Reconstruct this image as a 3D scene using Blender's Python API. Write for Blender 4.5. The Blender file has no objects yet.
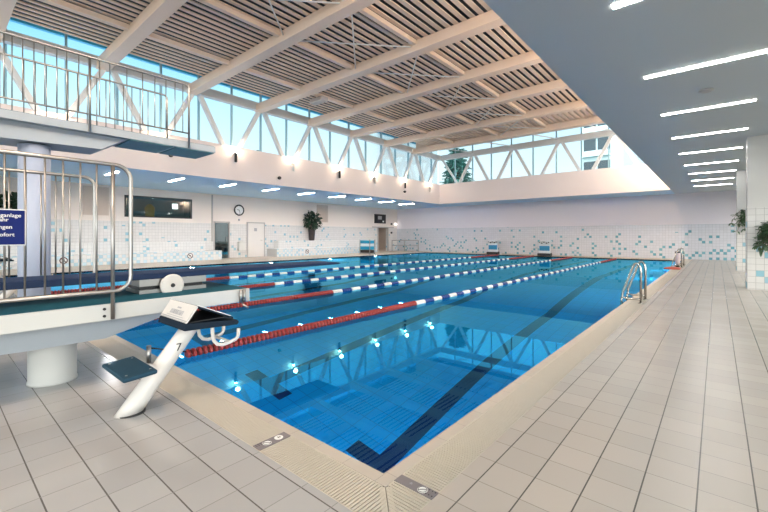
import bpy, bmesh, math, random
from mathutils import Vector, Matrix

S = bpy.context.scene
COL = S.collection
random.seed(7)
PI = math.pi

# ------------------------------------------------------------------ materials
def nt(name):
    m = bpy.data.materials.new(name); m.use_nodes = True
    t = m.node_tree
    for n in list(t.nodes): t.nodes.remove(n)
    o = t.nodes.new('ShaderNodeOutputMaterial')
    return m, t, o

def lin(c):
    return tuple(((x/12.92) if x <= .04045 else ((x+.055)/1.055)**2.4) for x in c)

def pm(name, col, rough=.5, metal=0., spec=.5, noise=0., nscale=8., emit=None, estr=0.):
    """principled material with a slight procedural variation of its colour"""
    m, t, o = nt(name)
    b = t.nodes.new('ShaderNodeBsdfPrincipled'); t.links.new(b.outputs[0], o.inputs[0])
    b.inputs['Roughness'].default_value = rough; b.inputs['Metallic'].default_value = metal
    b.inputs['Specular IOR Level'].default_value = spec
    b.inputs['Base Color'].default_value = (*col, 1)
    if noise:
        tc = t.nodes.new('ShaderNodeTexCoord'); nz = t.nodes.new('ShaderNodeTexNoise')
        nz.inputs['Scale'].default_value = nscale; nz.inputs['Detail'].default_value = 3
        t.links.new(tc.outputs['Object'], nz.inputs['Vector'])
        mx = t.nodes.new('ShaderNodeMix'); mx.data_type = 'RGBA'
        mx.inputs['A'].default_value = (*[c*(1-noise) for c in col], 1)
        mx.inputs['B'].default_value = (*[min(1, c*(1+noise)) for c in col], 1)
        t.links.new(nz.outputs['Fac'], mx.inputs['Factor']); t.links.new(mx.outputs['Result'], b.inputs['Base Color'])
    if emit:
        b.inputs['Emission Color'].default_value = (*emit, 1); b.inputs['Emission Strength'].default_value = estr
    return m

def mth(t, op, a, b=None, c=None):
    n = t.nodes.new('ShaderNodeMath'); n.operation = op
    for i, v in enumerate((a, b, c)):
        if v is None: continue
        if isinstance(v, (int, float)): n.inputs[i].default_value = v
        else: t.links.new(v, n.inputs[i])
    return n.outputs[0]

def grid_tile(name, ax, ay, px, py, ox, oy, gx, gy, col, grout, rough, var=.04, grout2=None,
              spots=None, bumpy=True, spec=.5):
    """square tiles: ax/ay name the object axes, px/py the pitch, gx/gy half joint widths.
    spots = (threshold at z0, threshold at z1, z0, z1, [colours]): share of coloured tiles by height"""
    m, t, o = nt(name)
    b = t.nodes.new('ShaderNodeBsdfPrincipled'); t.links.new(b.outputs[0], o.inputs[0])
    b.inputs['Roughness'].default_value = rough; b.inputs['Specular IOR Level'].default_value = spec
    tc = t.nodes.new('ShaderNodeTexCoord'); sp = t.nodes.new('ShaderNodeSeparateXYZ')
    t.links.new(tc.outputs['Object'], sp.inputs[0])
    U = mth(t, 'DIVIDE', mth(t, 'SUBTRACT', sp.outputs[ax], ox), px)
    V = mth(t, 'DIVIDE', mth(t, 'SUBTRACT', sp.outputs[ay], oy), py)
    fu, fv = mth(t, 'FLOOR', U), mth(t, 'FLOOR', V)
    def joint(u, w):   # 1 on the joint
        d = mth(t, 'ABSOLUTE', mth(t, 'SUBTRACT', mth(t, 'FRACT', mth(t, 'ADD', u, .5)), .5))
        return mth(t, 'LESS_THAN', d, w)
    ju, jv = joint(U, gx/px), joint(V, gy/py)
    cb = t.nodes.new('ShaderNodeCombineXYZ'); t.links.new(fu, cb.inputs[0]); t.links.new(fv, cb.inputs[1])
    wn = t.nodes.new('ShaderNodeTexWhiteNoise'); wn.noise_dimensions = '3D'; t.links.new(cb.outputs[0], wn.inputs['Vector'])
    def mix(f, a, bb):
        n = t.nodes.new('ShaderNodeMix'); n.data_type = 'RGBA'
        for k, v in (('Factor', f), ('A', a), ('B', bb)):
            if isinstance(v, tuple): n.inputs[k].default_value = (*v, 1)
            elif isinstance(v, (int, float)): n.inputs[k].default_value = v
            else: t.links.new(v, n.inputs[k])
        return n.outputs['Result']
    base = mix(wn.outputs['Value'], tuple(c*(1-var) for c in col), tuple(min(1, c*(1+var)) for c in col))
    if spots:
        t0, t1, z0, z1, cols = spots
        cb2 = t.nodes.new('ShaderNodeCombineXYZ'); t.links.new(fu, cb2.inputs[1]); t.links.new(fv, cb2.inputs[2])
        cb2.inputs[0].default_value = 3.7
        w2 = t.nodes.new('ShaderNodeTexWhiteNoise'); w2.noise_dimensions = '3D'; t.links.new(cb2.outputs[0], w2.inputs['Vector'])
        mr = t.nodes.new('ShaderNodeMapRange'); t.links.new(sp.outputs[ay], mr.inputs[0])
        for i, v in enumerate((z0, z1, t0, t1)): mr.inputs[i+1].default_value = v
        odd = mth(t, 'GREATER_THAN', mth(t, 'FLOORED_MODULO', mth(t, 'ADD', fu, fv), 2.), .5)
        on = mth(t, 'MULTIPLY', odd, mth(t, 'LESS_THAN', w2.outputs['Value'], mth(t, 'MULTIPLY', mr.outputs[0], 2.)))
        sc = mix(mth(t, 'LESS_THAN', wn.outputs['Value'], .5), cols[0], cols[1])
        base = mix(on, base, sc)
    base = mix(jv, base, grout2 or grout)
    base = mix(ju, base, grout)
    t.links.new(base, b.inputs['Base Color'])
    if bumpy:
        bp = t.nodes.new('ShaderNodeBump'); bp.inputs['Strength'].default_value = .25; bp.inputs['Distance'].default_value = .002
        h = mth(t, 'SUBTRACT', 1., mth(t, 'MAXIMUM', ju, jv))
        t.links.new(h, bp.inputs['Height']); t.links.new(bp.outputs[0], b.inputs['Normal'])
    return m

X, Y, Z = 'X', 'Y', 'Z'
M = {}
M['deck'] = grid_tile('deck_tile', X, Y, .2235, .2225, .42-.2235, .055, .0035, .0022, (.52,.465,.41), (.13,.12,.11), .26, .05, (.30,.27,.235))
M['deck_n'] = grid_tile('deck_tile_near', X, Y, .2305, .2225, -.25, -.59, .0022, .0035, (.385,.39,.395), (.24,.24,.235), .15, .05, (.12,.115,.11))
M['deck_far'] = grid_tile('deck_tile_beige', X, Y, .2235, .2225, 0, 0, .003, .002, (.60,.50,.40), (.34,.29,.24), .4, .04)
M['coping'] = grid_tile('coping_tile', X, Y, .25, .25, .005, .02, .0012, .0012, (.47,.43,.38), (.20,.18,.16), .4, .04)
TB = [lin((.55,.74,.80)), lin((.62,.77,.82))]
M['tile_y'] = grid_tile('wall_tile_long', Y, Z, .15, .15, 0, 0, .0045, .0045, (.72,.70,.69), (.50,.49,.49), .25, .03,
                        spots=(.14, .02, 0., 2.1, TB))
M['tile_x'] = grid_tile('wall_tile_end', X, Z, .15, .15, 0, 0, .0045, .0045, (.61,.62,.67), (.43,.44,.48), .25, .03,
                        spots=(.17, .02, 0., 2.0, [lin((.40,.62,.68)), lin((.48,.68,.73))]))
M['tile_p'] = grid_tile('pillar_tile_mat', X, Z, .15, .15, 0, .02, .004, .004, (.72,.71,.69), (.45,.44,.43), .25, .03,
                        spots=(.16, .06, 0., 2.0, TB))
M['tile_b_lo'] = grid_tile('bench_tile_blue', Y, Z, .15, .15, 0, 0, .004, .004, (.70,.70,.70), (.50,.50,.50), .3, .03,
                        spots=(.48, .30, 0., .5, [lin((.66,.79,.85)), lin((.75,.84,.88))]))
M['tile_b_hi'] = grid_tile('bench_tile_white', Y, Z, .15, .15, 0, 0, .004, .004, (.72,.71,.70), (.50,.49,.49), .3, .03,
                        spots=(.05, .03, .5, 1.0, TB))
M['paint'] = pm('wall_paint', (.84,.76,.71), .7, noise=.02, nscale=.8)
M['paint_end'] = pm('wall_paint_end', (.76,.72,.77), .7, noise=.02, nscale=.8)
M['fascia'] = pm('fascia_paint', (.76,.70,.70), .65, noise=.02, nscale=.6)
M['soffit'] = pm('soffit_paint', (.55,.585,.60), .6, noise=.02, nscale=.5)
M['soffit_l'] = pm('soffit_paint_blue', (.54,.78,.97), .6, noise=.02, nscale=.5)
M['beam'] = pm('beam_cream', (.74,.62,.52), .45, noise=.03, nscale=2)
M['steel_white'] = pm('truss_paint', (.64,.68,.71), .45, noise=.02, nscale=3)
M['slat'] = pm('slat_cream', (.80,.66,.54), .6, noise=.05, nscale=3)
M['roof'] = pm('roof_dark', (.035,.05,.065), .8, noise=.2, nscale=2)
M['mull'] = pm('mullion_blue', (.30,.50,.58), .4, noise=.03)
M['eave'] = pm('eave_cyan', (.10,.66,.95), .35, noise=.05, nscale=1)
M['steel'] = pm('stainless', (.38,.37,.36), .36, 1., noise=.05, nscale=20)
M['chrome'] = pm('chrome_steel', (.46,.44,.41), .16, 1., noise=.04, nscale=20)
M['white'] = pm('white_paint', (.66,.65,.63), .4, noise=.02, nscale=5)
M['conc'] = pm('concrete_paint', (.36,.41,.46), .6, noise=.04, nscale=4)
M['conc_w'] = pm('slab_white', (.56,.58,.57), .5, noise=.03, nscale=4)
M['lav'] = pm('column_paint', (.38,.44,.57), .5, noise=.02, nscale=2)
M['teal'] = pm('teal_matting', (.012,.10,.15), .8, spec=.2, noise=.12, nscale=40)
M['teal_u'] = pm('teal_panel', (.06,.20,.23), .5, noise=.06, nscale=6)
M['navy'] = pm('navy_board', (.010,.026,.075), .6, spec=.25, noise=.1, nscale=30)
M['bluegrey'] = pm('board_top', (.014,.035,.10), .75, spec=.2, noise=.08, nscale=30)
M['black'] = pm('black_plastic', (.015,.016,.02), .4, noise=.1, nscale=20)
M['darkblue'] = pm('starting_block_blue', (.006,.016,.032), .65, spec=.2, noise=.1, nscale=40)
M['stepblue'] = pm('step_blue', (.010,.048,.085), .6, spec=.25, noise=.12, nscale=40)
M['signblue'] = pm('sign_blue', (.002,.012,.13), .5, spec=.2, noise=.03)
M['grate'] = pm('grate_cream', (.52,.48,.41), .45, noise=.03, nscale=10)
M['trough'] = pm('trough_dark', (.05,.045,.04), .8, noise=.1)
M['plate'] = pm('marker_plate_grey', (.20,.185,.20), .5, noise=.1, nscale=30)
M['red'] = pm('float_red', (.30,.026,.024), .35, noise=.12, nscale=30)
M['dred'] = pm('float_dark_red', (.08,.010,.012), .4, noise=.1, nscale=30)
M['blue'] = pm('float_blue', (.006,.045,.24), .35, noise=.08, nscale=30)
M['fwhite'] = pm('float_white', (.80,.82,.82), .35, noise=.03, nscale=30)
M['cable'] = pm('cable_dark', (.05,.04,.04), .5, .6, noise=.1)
M['leaf'] = pm('leaf_green', (.075,.145,.07), .45, noise=.45, nscale=6)
M['leaf_d'] = pm('leaf_dark', (.018,.05,.028), .5, noise=.45, nscale=6)
M['leaf_o'] = pm('leaf_outside', (.06,.22,.20), .6, noise=.35, nscale=2)
M['bark'] = pm('bark', (.10,.065,.04), .8, noise=.3, nscale=12)
M['pot'] = pm('pot_dark', (.055,.045,.05), .45, noise=.1)
M['vent'] = pm('vent_beige', (.60,.51,.45), .6, noise=.05)
M['door_w'] = pm('door_white', (.74,.70,.67), .4, noise=.02, nscale=3)
M['frame_g'] = pm('frame_grey', (.45,.43,.42), .4, noise=.04)
M['dark_in'] = pm('dark_room', (.03,.10,.12), .7, noise=.1)
M['orange'] = pm('orange_cloth', (.80,.36,.03), .7, noise=.1, nscale=10)
M['kick_b'] = pm('kick_blue', (.01,.30,.50), .5, noise=.05)
M['blk_p'] = pm('panel_white', (.66,.72,.76), .4, noise=.03)
M['blk_b'] = pm('panel_blue', (.02,.22,.42), .4, noise=.05)
M['text_g'] = pm('print_grey', (.36,.37,.40), .5, noise=.03)
M['pink'] = pm('rescue_pink', (.72,.58,.60), .5, noise=.04)
M['rred'] = pm('rescue_red', (.50,.10,.07), .5, noise=.08)
M['bld'] = pm('building_grey', (.50,.68,.74), .7, noise=.05, nscale=.5)
M['bldwin'] = pm('building_window', (.02,.05,.07), .15, noise=.1)
M['ground'] = pm('outside_ground', (.25,.27,.22), .9, noise=.2, nscale=.5)
M['lamp_on'] = pm('strip_lamp', (.9,.9,.9), .5, emit=(1., .97, .92), estr=26., noise=.01)
M['lamp_l'] = pm('strip_lamp_left', (.9,.9,.9), .5, emit=(1., .98, .96), estr=75., noise=.01)
M['bulb'] = pm('bulb_on', (.9,.8,.6), .5, emit=(1., .80, .55), estr=60., noise=.01)
M['added_pool_lamp'] = pm('added_pool_lamp', (.9,.9,.9), .5, emit=(.80,.93,1.), estr=270., noise=.01)  # glow of the added underwater lamps, only there to brighten the water
M['exit'] = pm('small_lamp', (.9,.9,.9), .5, emit=(1., .97, .9), estr=4., noise=.01)

# glass
def glass(name, tint, refl):
    m, t, o = nt(name)
    tr = t.nodes.new('ShaderNodeBsdfTransparent'); tr.inputs[0].default_value = (*tint, 1)
    gl = t.nodes.new('ShaderNodeBsdfGlossy'); gl.inputs['Roughness'].default_value = .03
    lw = t.nodes.new('ShaderNodeFresnel'); lw.inputs[0].default_value = 1.3
    mx = t.nodes.new('ShaderNodeMixShader')
    t.links.new(mth(t, 'MULTIPLY', lw.outputs[0], refl), mx.inputs[0])
    t.links.new(tr.outputs[0], mx.inputs[1]); t.links.new(gl.outputs[0], mx.inputs[2]); t.links.new(mx.outputs[0], o.inputs[0])
    return m
M['glass'] = glass('window_glass', (.97,.99,1.), .5)
M['glass_d'] = pm('dark_glass', (.02,.04,.05), .06, spec=.8, noise=.1)
def smoked():
    m, t, o = nt('smoked_glass')
    tr = t.nodes.new('ShaderNodeBsdfTransparent'); tr.inputs[0].default_value = (.58,.70,.72,1)
    gl = t.nodes.new('ShaderNodeBsdfGlossy'); gl.inputs['Roughness'].default_value = .03
    mx = t.nodes.new('ShaderNodeMixShader'); mx.inputs[0].default_value = .09
    t.links.new(tr.outputs[0], mx.inputs[1]); t.links.new(gl.outputs[0], mx.inputs[2]); t.links.new(mx.outputs[0], o.inputs[0])
    return m
M['glass_s'] = smoked()

# pool
M['pool'] = grid_tile('pool_tile', X, Y, .25, .25, 0, 0, .006, .006, (.002,.43,.95), (.001,.25,.70), .4, .05, bumpy=False)
M['pool_line'] = pm('pool_line_navy', (.005,.022,.11), .5, noise=.1, nscale=8)
M['pool_wall'] = pm('pool_wall_blue', (.003,.46,.90), .4, noise=.05, nscale=3)
def water():
    m, t, o = nt('water')
    rf = t.nodes.new('ShaderNodeBsdfRefraction'); rf.inputs['IOR'].default_value = 1.33; rf.inputs['Roughness'].default_value = 0.
    rf.inputs['Color'].default_value = (.85,.97,1.,1)
    gl = t.nodes.new('ShaderNodeBsdfGlossy'); gl.inputs['Roughness'].default_value = 0.; gl.inputs['Color'].default_value = (.15,.72,1.,1)
    fr = t.nodes.new('ShaderNodeFresnel'); fr.inputs['IOR'].default_value = 2.0
    tc = t.nodes.new('ShaderNodeTexCoord'); nz = t.nodes.new('ShaderNodeTexNoise'); nz.inputs['Scale'].default_value = 1.3
    nz.inputs['Detail'].default_value = 1.
    t.links.new(tc.outputs['Object'], nz.inputs['Vector'])
    bp = t.nodes.new('ShaderNodeBump'); bp.inputs['Strength'].default_value = .02; bp.inputs['Distance'].default_value = .02
    t.links.new(nz.outputs['Fac'], bp.inputs['Height'])
    for n in (rf, gl, fr): t.links.new(bp.outputs[0], n.inputs['Normal'])
    mx = t.nodes.new('ShaderNodeMixShader')
    t.links.new(fr.outputs[0], mx.inputs[0]); t.links.new(rf.outputs[0], mx.inputs[1]); t.links.new(gl.outputs[0], mx.inputs[2])
    t.links.new(mx.outputs[0], o.inputs[0])
    return m
M['water'] = water()

# ------------------------------------------------------------------ mesh builder (world coordinates)
class MB:
    def __init__(s): s.v, s.f, s.m, s.sm = [], [], [], []
    def face(s, idx, mi=0, smooth=False): s.f.append(tuple(idx)); s.m.append(mi); s.sm.append(smooth)
    def box(s, x0, x1, y0, y1, z0, z1, mi=0):
        b = len(s.v)
        s.v += [(x0,y0,z0),(x1,y0,z0),(x1,y1,z0),(x0,y1,z0),(x0,y0,z1),(x1,y0,z1),(x1,y1,z1),(x0,y1,z1)]
        for q in ((0,3,2,1),(4,5,6,7),(0,1,5,4),(1,2,6,5),(2,3,7,6),(3,0,4,7)): s.face([b+i for i in q], mi)
        return s
    def hexa(s, p, mi=0):        # 8 corners, bottom ring then top ring
        b = len(s.v); s.v += [tuple(q) for q in p]
        for q in ((0,3,2,1),(4,5,6,7),(0,1,5,4),(1,2,6,5),(2,3,7,6),(3,0,4,7)): s.face([b+i for i in q], mi)
        return s
    def bar(s, p0, p1, w, h, mi=0, up=(0,0,1)):   # rectangular bar between two points
        p0, p1 = Vector(p0), Vector(p1); d = (p1-p0).normalized(); u = Vector(up)
        a = d.cross(u)
        if a.length < 1e-4: a = Vector((1,0,0))
        a.normalize(); c = a.cross(d).normalized(); a *= w/2; c *= h/2
        s.hexa([p0-a-c, p0+a-c, p0+a+c, p0-a+c, p1-a-c, p1+a-c, p1+a+c, p1-a+c], mi); return s
    def prism(s, prof, axis, a0, a1, mi=0):   # profile of 2-D points extruded along an axis
        n = len(prof); b = len(s.v)
        for a in (a0, a1):
            for (p, q) in prof:
                s.v.append({'X': (a,p,q), 'Y': (p,a,q), 'Z': (p,q,a)}[axis])
        s.face([b+i for i in range(n)][::-1], mi); s.face([b+n+i for i in range(n)], mi)
        for i in range(n):
            j = (i+1) % n; s.face([b+i, b+j, b+n+j, b+n+i], mi)
        return s
    def tube(s, pts, r, n=8, mi=0, close=False, r1=None):
        pts = [Vector(p) for p in pts]; k = len(pts); b = len(s.v); prev = None
        for i, p in enumerate(pts):
            d = (pts[(i+1) % k] - pts[i-1]) if (close or 0 < i < k-1) else ((pts[1]-pts[0]) if i == 0 else (pts[-1]-pts[-2]))
            d.normalize()
            if prev is None:
                a = d.cross(Vector((0,0,1)))
                if a.length < 1e-3: a = Vector((1,0,0))
            else:
                a = prev - d*prev.dot(d)
            a.normalize(); prev = a; c = d.cross(a)
            rr = r if r1 is None else r + (r1-r)*i/(k-1)
            for j in range(n):
                t = 2*PI*j/n; s.v.append(tuple(p + a*rr*math.cos(t) + c*rr*math.sin(t)))
        for i in range(k if close else k-1):
            for j in range(n):
                i2 = (i+1) % k
                s.face([b+i*n+j, b+i*n+(j+1) % n, b+i2*n+(j+1) % n, b+i2*n+j], mi, True)
        if not close:
            s.face([b+j for j in range(n)][::-1], mi); s.face([b+(k-1)*n+j for j in range(n)], mi)
        return s
    def lathe(s, prof, c, axis='Z', n=20, mi=0, smooth=True):   # prof: (radius, height)
        b = len(s.v); cx, cy, cz = c
        for (r, h) in prof:
            for j in range(n):
                t = 2*PI*j/n; u, w = r*math.cos(t), r*math.sin(t)
                s.v.append({'Z': (cx+u,cy+w,cz+h), 'Y': (cx+w,cy+h,cz+u), 'X': (cx+h,cy+u,cz+w)}[axis])
        k = len(prof)
        for i in range(k-1):
            for j in range(n): s.face([b+i*n+j, b+i*n+(j+1) % n, b+(i+1)*n+(j+1) % n, b+(i+1)*n+j], mi, smooth)
        s.face([b+j for j in range(n)][::-1], mi); s.face([b+(k-1)*n+j for j in range(n)], mi)
        return s
    def leaf(s, p, d, up, L, W, mi=0):
        p, d, up = Vector(p), Vector(d).normalized(), Vector(up)
        a = d.cross(up); a = a.normalized() if a.length > 1e-3 else Vector((1,0,0))
        n = a.cross(d).normalized(); b = len(s.v)
        q = [p, p+d*L*.35+a*W*.5+n*L*.06, p+d*L*.75+a*W*.38+n*L*.03, p+d*L-n*L*.10, p+d*L*.75-a*W*.38+n*L*.03, p+d*L*.35-a*W*.5+n*L*.06, p+d*L*.5-n*L*.02]
        s.v += [tuple(x) for x in q]
        for f in ((0,1,6),(1,2,6),(2,3,6),(3,4,6),(4,5,6),(5,0,6)): s.face([b+i for i in f], mi)
        return s
    def build(s, name, mats, parent=None, origin=None, bevel=0.):
        if not isinstance(mats, (list, tuple)): mats = [mats]
        if parent is not None: off = Vector(root_loc(parent))
        elif origin is not None: off = Vector(origin)
        else:
            xs, ys, zs = zip(*s.v); off = Vector(((min(xs)+max(xs))/2, (min(ys)+max(ys))/2, min(zs)))
        me = bpy.data.meshes.new(name)
        me.from_pydata([tuple(Vector(p)-off) for p in s.v], [], s.f); me.update()
        for m in mats: me.materials.append(m)
        me.polygons.foreach_set('material_index', s.m); me.polygons.foreach_set('use_smooth', s.sm)
        bm = bmesh.new(); bm.from_mesh(me); bmesh.ops.recalc_face_normals(bm, faces=bm.faces) if name not in NORECALC else None
        bm.to_mesh(me); bm.free()
        o = bpy.data.objects.new(name, me); COL.objects.link(o)
        if parent is not None: o.parent = parent
        else: o.location = off
        if bevel:
            md = o.modifiers.new('bevel', 'BEVEL'); md.width = bevel; md.segments = 2; md.limit_method = 'ANGLE'
        return o
NORECALC = {'pool_water'}

def root_loc(o):
    while o.parent is not None: o = o.parent
    return o.location

def empty(name, loc, label, cat, group=None):
    o = bpy.data.objects.new(name, None); COL.objects.link(o); o.location = loc
    o.empty_display_size = .1
    return tag(o, label, cat, group)

def tag(o, label, cat, group=None, kind=None):
    o['label'] = label; o['category'] = cat
    if group: o['group'] = group
    if kind: o['kind'] = kind
    return o

def struct(o, label=None):
    o['kind'] = 'structure'
    if label: o['label'] = label
    return o

def copy_tree(o, parent=None):
    c = o.copy(); COL.objects.link(c)
    if parent is not None: c.parent = parent
    for ch in [x for x in COL.objects if x.parent == o]: copy_tree(ch, c)
    return c

def arc(c, r, a0, a1, n, f):   # points of an arc; f maps (cos, sin) scaled by r to a vector
    return [Vector(c) + f(r*math.cos(a0+(a1-a0)*i/n), r*math.sin(a0+(a1-a0)*i/n)) for i in range(n+1)]

def text_mesh(name, body, size, mat, parent, loc, rot, align, extrude=.0008, offset=0.):
    cu = bpy.data.curves.new(name, 'FONT'); cu.body = body; cu.size = size; cu.extrude = extrude; cu.align_x = align; cu.offset = offset
    tmp = bpy.data.objects.new('tmp', cu); COL.objects.link(tmp)
    me = bpy.data.meshes.new_from_object(tmp); bpy.data.objects.remove(tmp); bpy.data.curves.remove(cu)
    me.name = name; me.materials.clear(); me.materials.append(mat)
    o = bpy.data.objects.new(name, me); COL.objects.link(o); o.parent = parent
    o.location = Vector(loc) - Vector(root_loc(parent)); o.rotation_euler = rot
    return o

# ------------------------------------------------------------------ dimensions
WL, WF = -20.9, 26.4          # left wall, far wall
PL, PF = -16.5, 24.6          # pool's left and far edges (near corner at 0,0)
ZC = 3.75                     # ceiling of the aisles
FL, FF, FR = -14.7, 23.8, -.46   # inner faces of the fascias round the high roof
SILL = 5.23
NB, RB = -7.0, 5.0            # behind the camera, right facade

# ------------------------------------------------------------------ camera
cam = bpy.data.cameras.new('camera'); co = bpy.data.objects.new('camera', cam); COL.objects.link(co)
co.location = (1.39, -1.63, 1.30); co.rotation_euler = (PI/2, 0, math.radians(40.42))
cam.sensor_width = 36; cam.lens = 391/768*36; cam.shift_y = -19.7/768; cam.clip_end = 300; cam.clip_start = .02
S.camera = co

# ------------------------------------------------------------------ setting: floor and pool
GR0, GR1 = .08, .32   # gutter grate between these distances from the water edge
m = MB()
m.box(GR1, RB, NB, WF, -.25, 0); struct(m.build('floor', M['deck'], origin=(0,0,0)))
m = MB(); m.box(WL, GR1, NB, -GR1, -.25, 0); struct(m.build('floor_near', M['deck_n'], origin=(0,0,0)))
m = MB(); m.box(WL, PL-.3, -GR1, WF, -.25, -.001); m.box(PL-.3, GR1, PF+.3, WF, -.25, -.001)
struct(m.build('floor_far', M['deck_far'], origin=(0,0,0)))
m = MB()
m.box(0, GR0, -GR0, PF+.08, -.25, 0); m.box(PL-.3, 0, -GR0, 0, -.25, 0)
m.box(PL-.3, PL, 0, PF+.3, -.25, 0); m.box(PL, GR1, PF, PF+.3, -.25, 0)
struct(m.build('trim_1', M['coping'], origin=(0,0,0)))
m = MB(); m.box(GR0, GR1, -GR1, PF, -.25, -.05); m.box(PL-.3, GR0, -GR1, -GR0, -.25, -.05)
struct(m.build('trim_2', M['trough'], origin=(0,0,0)))

# pool basin with its lane lines
LC = [-1.75, -4.2, -6.65, -9.1, -11.55, -14.0]
m = MB()
xs = sorted(set([PL, 0.] + [c+d for c in LC for d in (-.5,-.125,.125,.5)]))
ys = [0, 1.88, 2.12, 8.5, 13.5, 22.4, 22.64, PF]
def zb(y): return -3.0 if y <= 8.5 else (-1.15 if y >= 13.5 else -3.0 + 1.85*(y-8.5)/5)
idx = {}
for i, x in enumerate(xs):
    for j, y in enumerate(ys): idx[i, j] = len(m.v); m.v.append((x, y, zb(y)))
for i in range(len(xs)-1):
    for j in range(len(ys)-1):
        xc, yc = (xs[i]+xs[i+1])/2, (ys[j]+ys[j+1])/2
        line = any(abs(xc-c) < .125 for c in LC) and 1.88 < yc < 22.64 or any(abs(xc-c) < .5 for c in LC) and (1.88 < yc < 2.12 or 22.4 < yc < 22.64)
        m.face([idx[i,j], idx[i+1,j], idx[i+1,j+1], idx[i,j+1]], 1 if line else 0)
def wallq(p0, p1):
    b = len(m.v)
    (x0, y0), (x1, y1) = p0, p1
    m.v += [(x0,y0,-3.05),(x1,y1,-3.05),(x1,y1,-.16),(x0,y0,-.16),(x1,y1,0),(x0,y0,0)]
    m.face([b,b+1,b+2,b+3], 2); m.face([b+3,b+2,b+4,b+5], 1)
wallq((0,0),(PL,0)); wallq((PL,0),(PL,PF)); wallq((PL,PF),(0,PF)); wallq((0,PF),(0,0))
struct(m.build('pool_basin_floor', [M['pool'], M['pool_line'], M['pool_wall']], origin=(0,0,0)))
basin = bpy.data.objects['pool_basin_floor']
for k in range(6):  # lamps added in the long pool walls to brighten the water
    for xw, sg in ((0, -1), (PL, 1)):
        m = MB(); m.lathe([(.15,0),(.15,.02*sg),(.11,.03*sg)], (xw, 2.+4.1*k, -.75), 'X', 16); f = m.build('added_pool_light_ring', M['steel'], basin)
        m = MB(); m.lathe([(.105,.03*sg),(.09,.04*sg)], (xw, 2.+4.1*k, -.75), 'X', 16); m.build('added_pool_light_lens', M['added_pool_lamp'], f)
for k in range(4):  # more added lamps in the near pool wall, out of view
    m = MB(); m.lathe([(.15,0),(.15,.02),(.11,.03)], (-2.-4.1*k, 0, -.75), 'Y', 16); f = m.build('added_pool_light_ring', M['steel'], basin)
    m = MB(); m.lathe([(.105,.03),(.09,.04)], (-2.-4.1*k, 0, -.75), 'Y', 16); m.build('added_pool_light_lens', M['added_pool_lamp'], f)
m = MB(); m.v += [(PL,0,-.035),(0,0,-.035),(0,PF,-.035),(PL,PF,-.035)]; m.face([0,1,2,3])
struct(m.build('pool_water', M['water'], origin=(0,0,0)))

# overflow grates
def grate(name, x0, x1, y0, y1, along, label, skip):
    root = empty(name, ((x0+x1)/2, (y0+y1)/2, -.05), label, 'grate', 'overflow grates along the pool edge')
    f = MB()
    if along == 'Y':
        f.box(x0, x0+.008, -GR0+.02, y1, -.05, -.002); f.box(x1-.008, x1, y0, y1, -.05, -.002)
    else:
        f.box(x0, x1, y0, y0+.008, -.05, -.002); f.box(x0, GR0-.02, y1-.008, y1, -.05, -.002)
    f.build('side_rail', M['grate'], root)
    b = MB(); p = .020; w = .0142
    lo, hi = (y0, y1) if along == 'Y' else (x0, x1)
    k = int((hi-lo)/p)
    for i in range(k):
        a = lo + i*p
        if any(s0 < a+w/2 < s1 for s0, s1 in skip): continue
        if along == 'Y':
            xa = max(x0+.008, -a+.004)
            if xa < x1-.02: b.box(xa, x1-.008, a, a+w, -.02, -.001)
        else:
            yb = min(y1-.008, -a-w-.004)
            if yb > y0+.02: b.box(a, a+w, y0+.008, yb, -.02, -.001)
    b.build('slats', M['grate'], root)
    g = MB(); k = .012 if along == 'Y' else -.012; g.bar((GR0+k, -GR0+k, -.011), (GR1+k-.02, -GR1+k+.02, -.012), .030, .018); g.build('end_bar', M['grate'], root)
    return root
grate('overflow_grate', GR0, GR1, -GR1+.02, PF, 'Y', 'long cream slotted grate along the right pool edge', [(-.012, .058)])
grate('overflow_grate', PL, GR1-.02, -GR1, -GR0, 'X', 'long cream slotted grate along the near end of the pool', [(-.802,-.725)])
def marker(x0, x1, y0, y1, label, spots):
    root = empty('depth_marker_plate', ((x0+x1)/2, (y0+y1)/2, -.05), label, 'marker plate')
    m = MB(); m.box(x0, x1, y0, y1, -.05, .002); m.build('plate', M['plate'], root)
    for (x, y, r, mat, txt) in spots:
        d = MB(); d.lathe([(r, 0), (r, .0015)], (x, y, .002), 'Z', 24); dd = d.build('disc', M[mat], root)
        g = MB()
        if txt == 'no':   # struck-out figure
            g.bar((x-r*.6,y-r*.5,.0042), (x+r*.6,y+r*.5,.0042), r*.16, .0008)
            g.tube([(x+r*.85*math.cos(t), y+r*.85*math.sin(t), .0042) for t in [2*PI*i/20 for i in range(20)]], r*.05, 5, close=True)
        else:
            g.bar((x-r*.4,y-r*.1,.0042), (x+r*.4,y-r*.1,.0042), r*.18, .0008); g.bar((x-r*.3,y+r*.3,.0042), (x+r*.3,y+r*.3,.0042), r*.18, .0008)
        g.build('symbol', M['black'] if mat == 'fwhite' else M['text_g'], dd)
    for i in range(6):
        g = MB()
        cx = x0 + .012 + (i % 2)*.014 if (x1-x0) < (y1-y0) else (x1 - .012 - (i % 3)*.018)
        cy = y0 + .012 + (i//2)*.016 if (x1-x0) < (y1-y0) else (y0 + .02 + (i//3)*.035)
        g.lathe([(.004, 0), (.004, .001)], (cx, cy, .002), 'Z', 8)
        g.build('hole', M['black'], root)
marker(.082, .318, -.010, .056, 'grey plate with one white round symbol in the right grate by the pool corner',
       [(.242, .023, .027, 'fwhite', 'no'), (.168, .023, .020, 'plate', 'x')])
marker(-.80, -.727, -.312, -.084, 'grey plate with two pale round symbols in the near end grate',
       [(-.763, -.235, .028, 'fwhite', 'no'), (-.763, -.150, .028, 'fwhite', 'x')])

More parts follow.
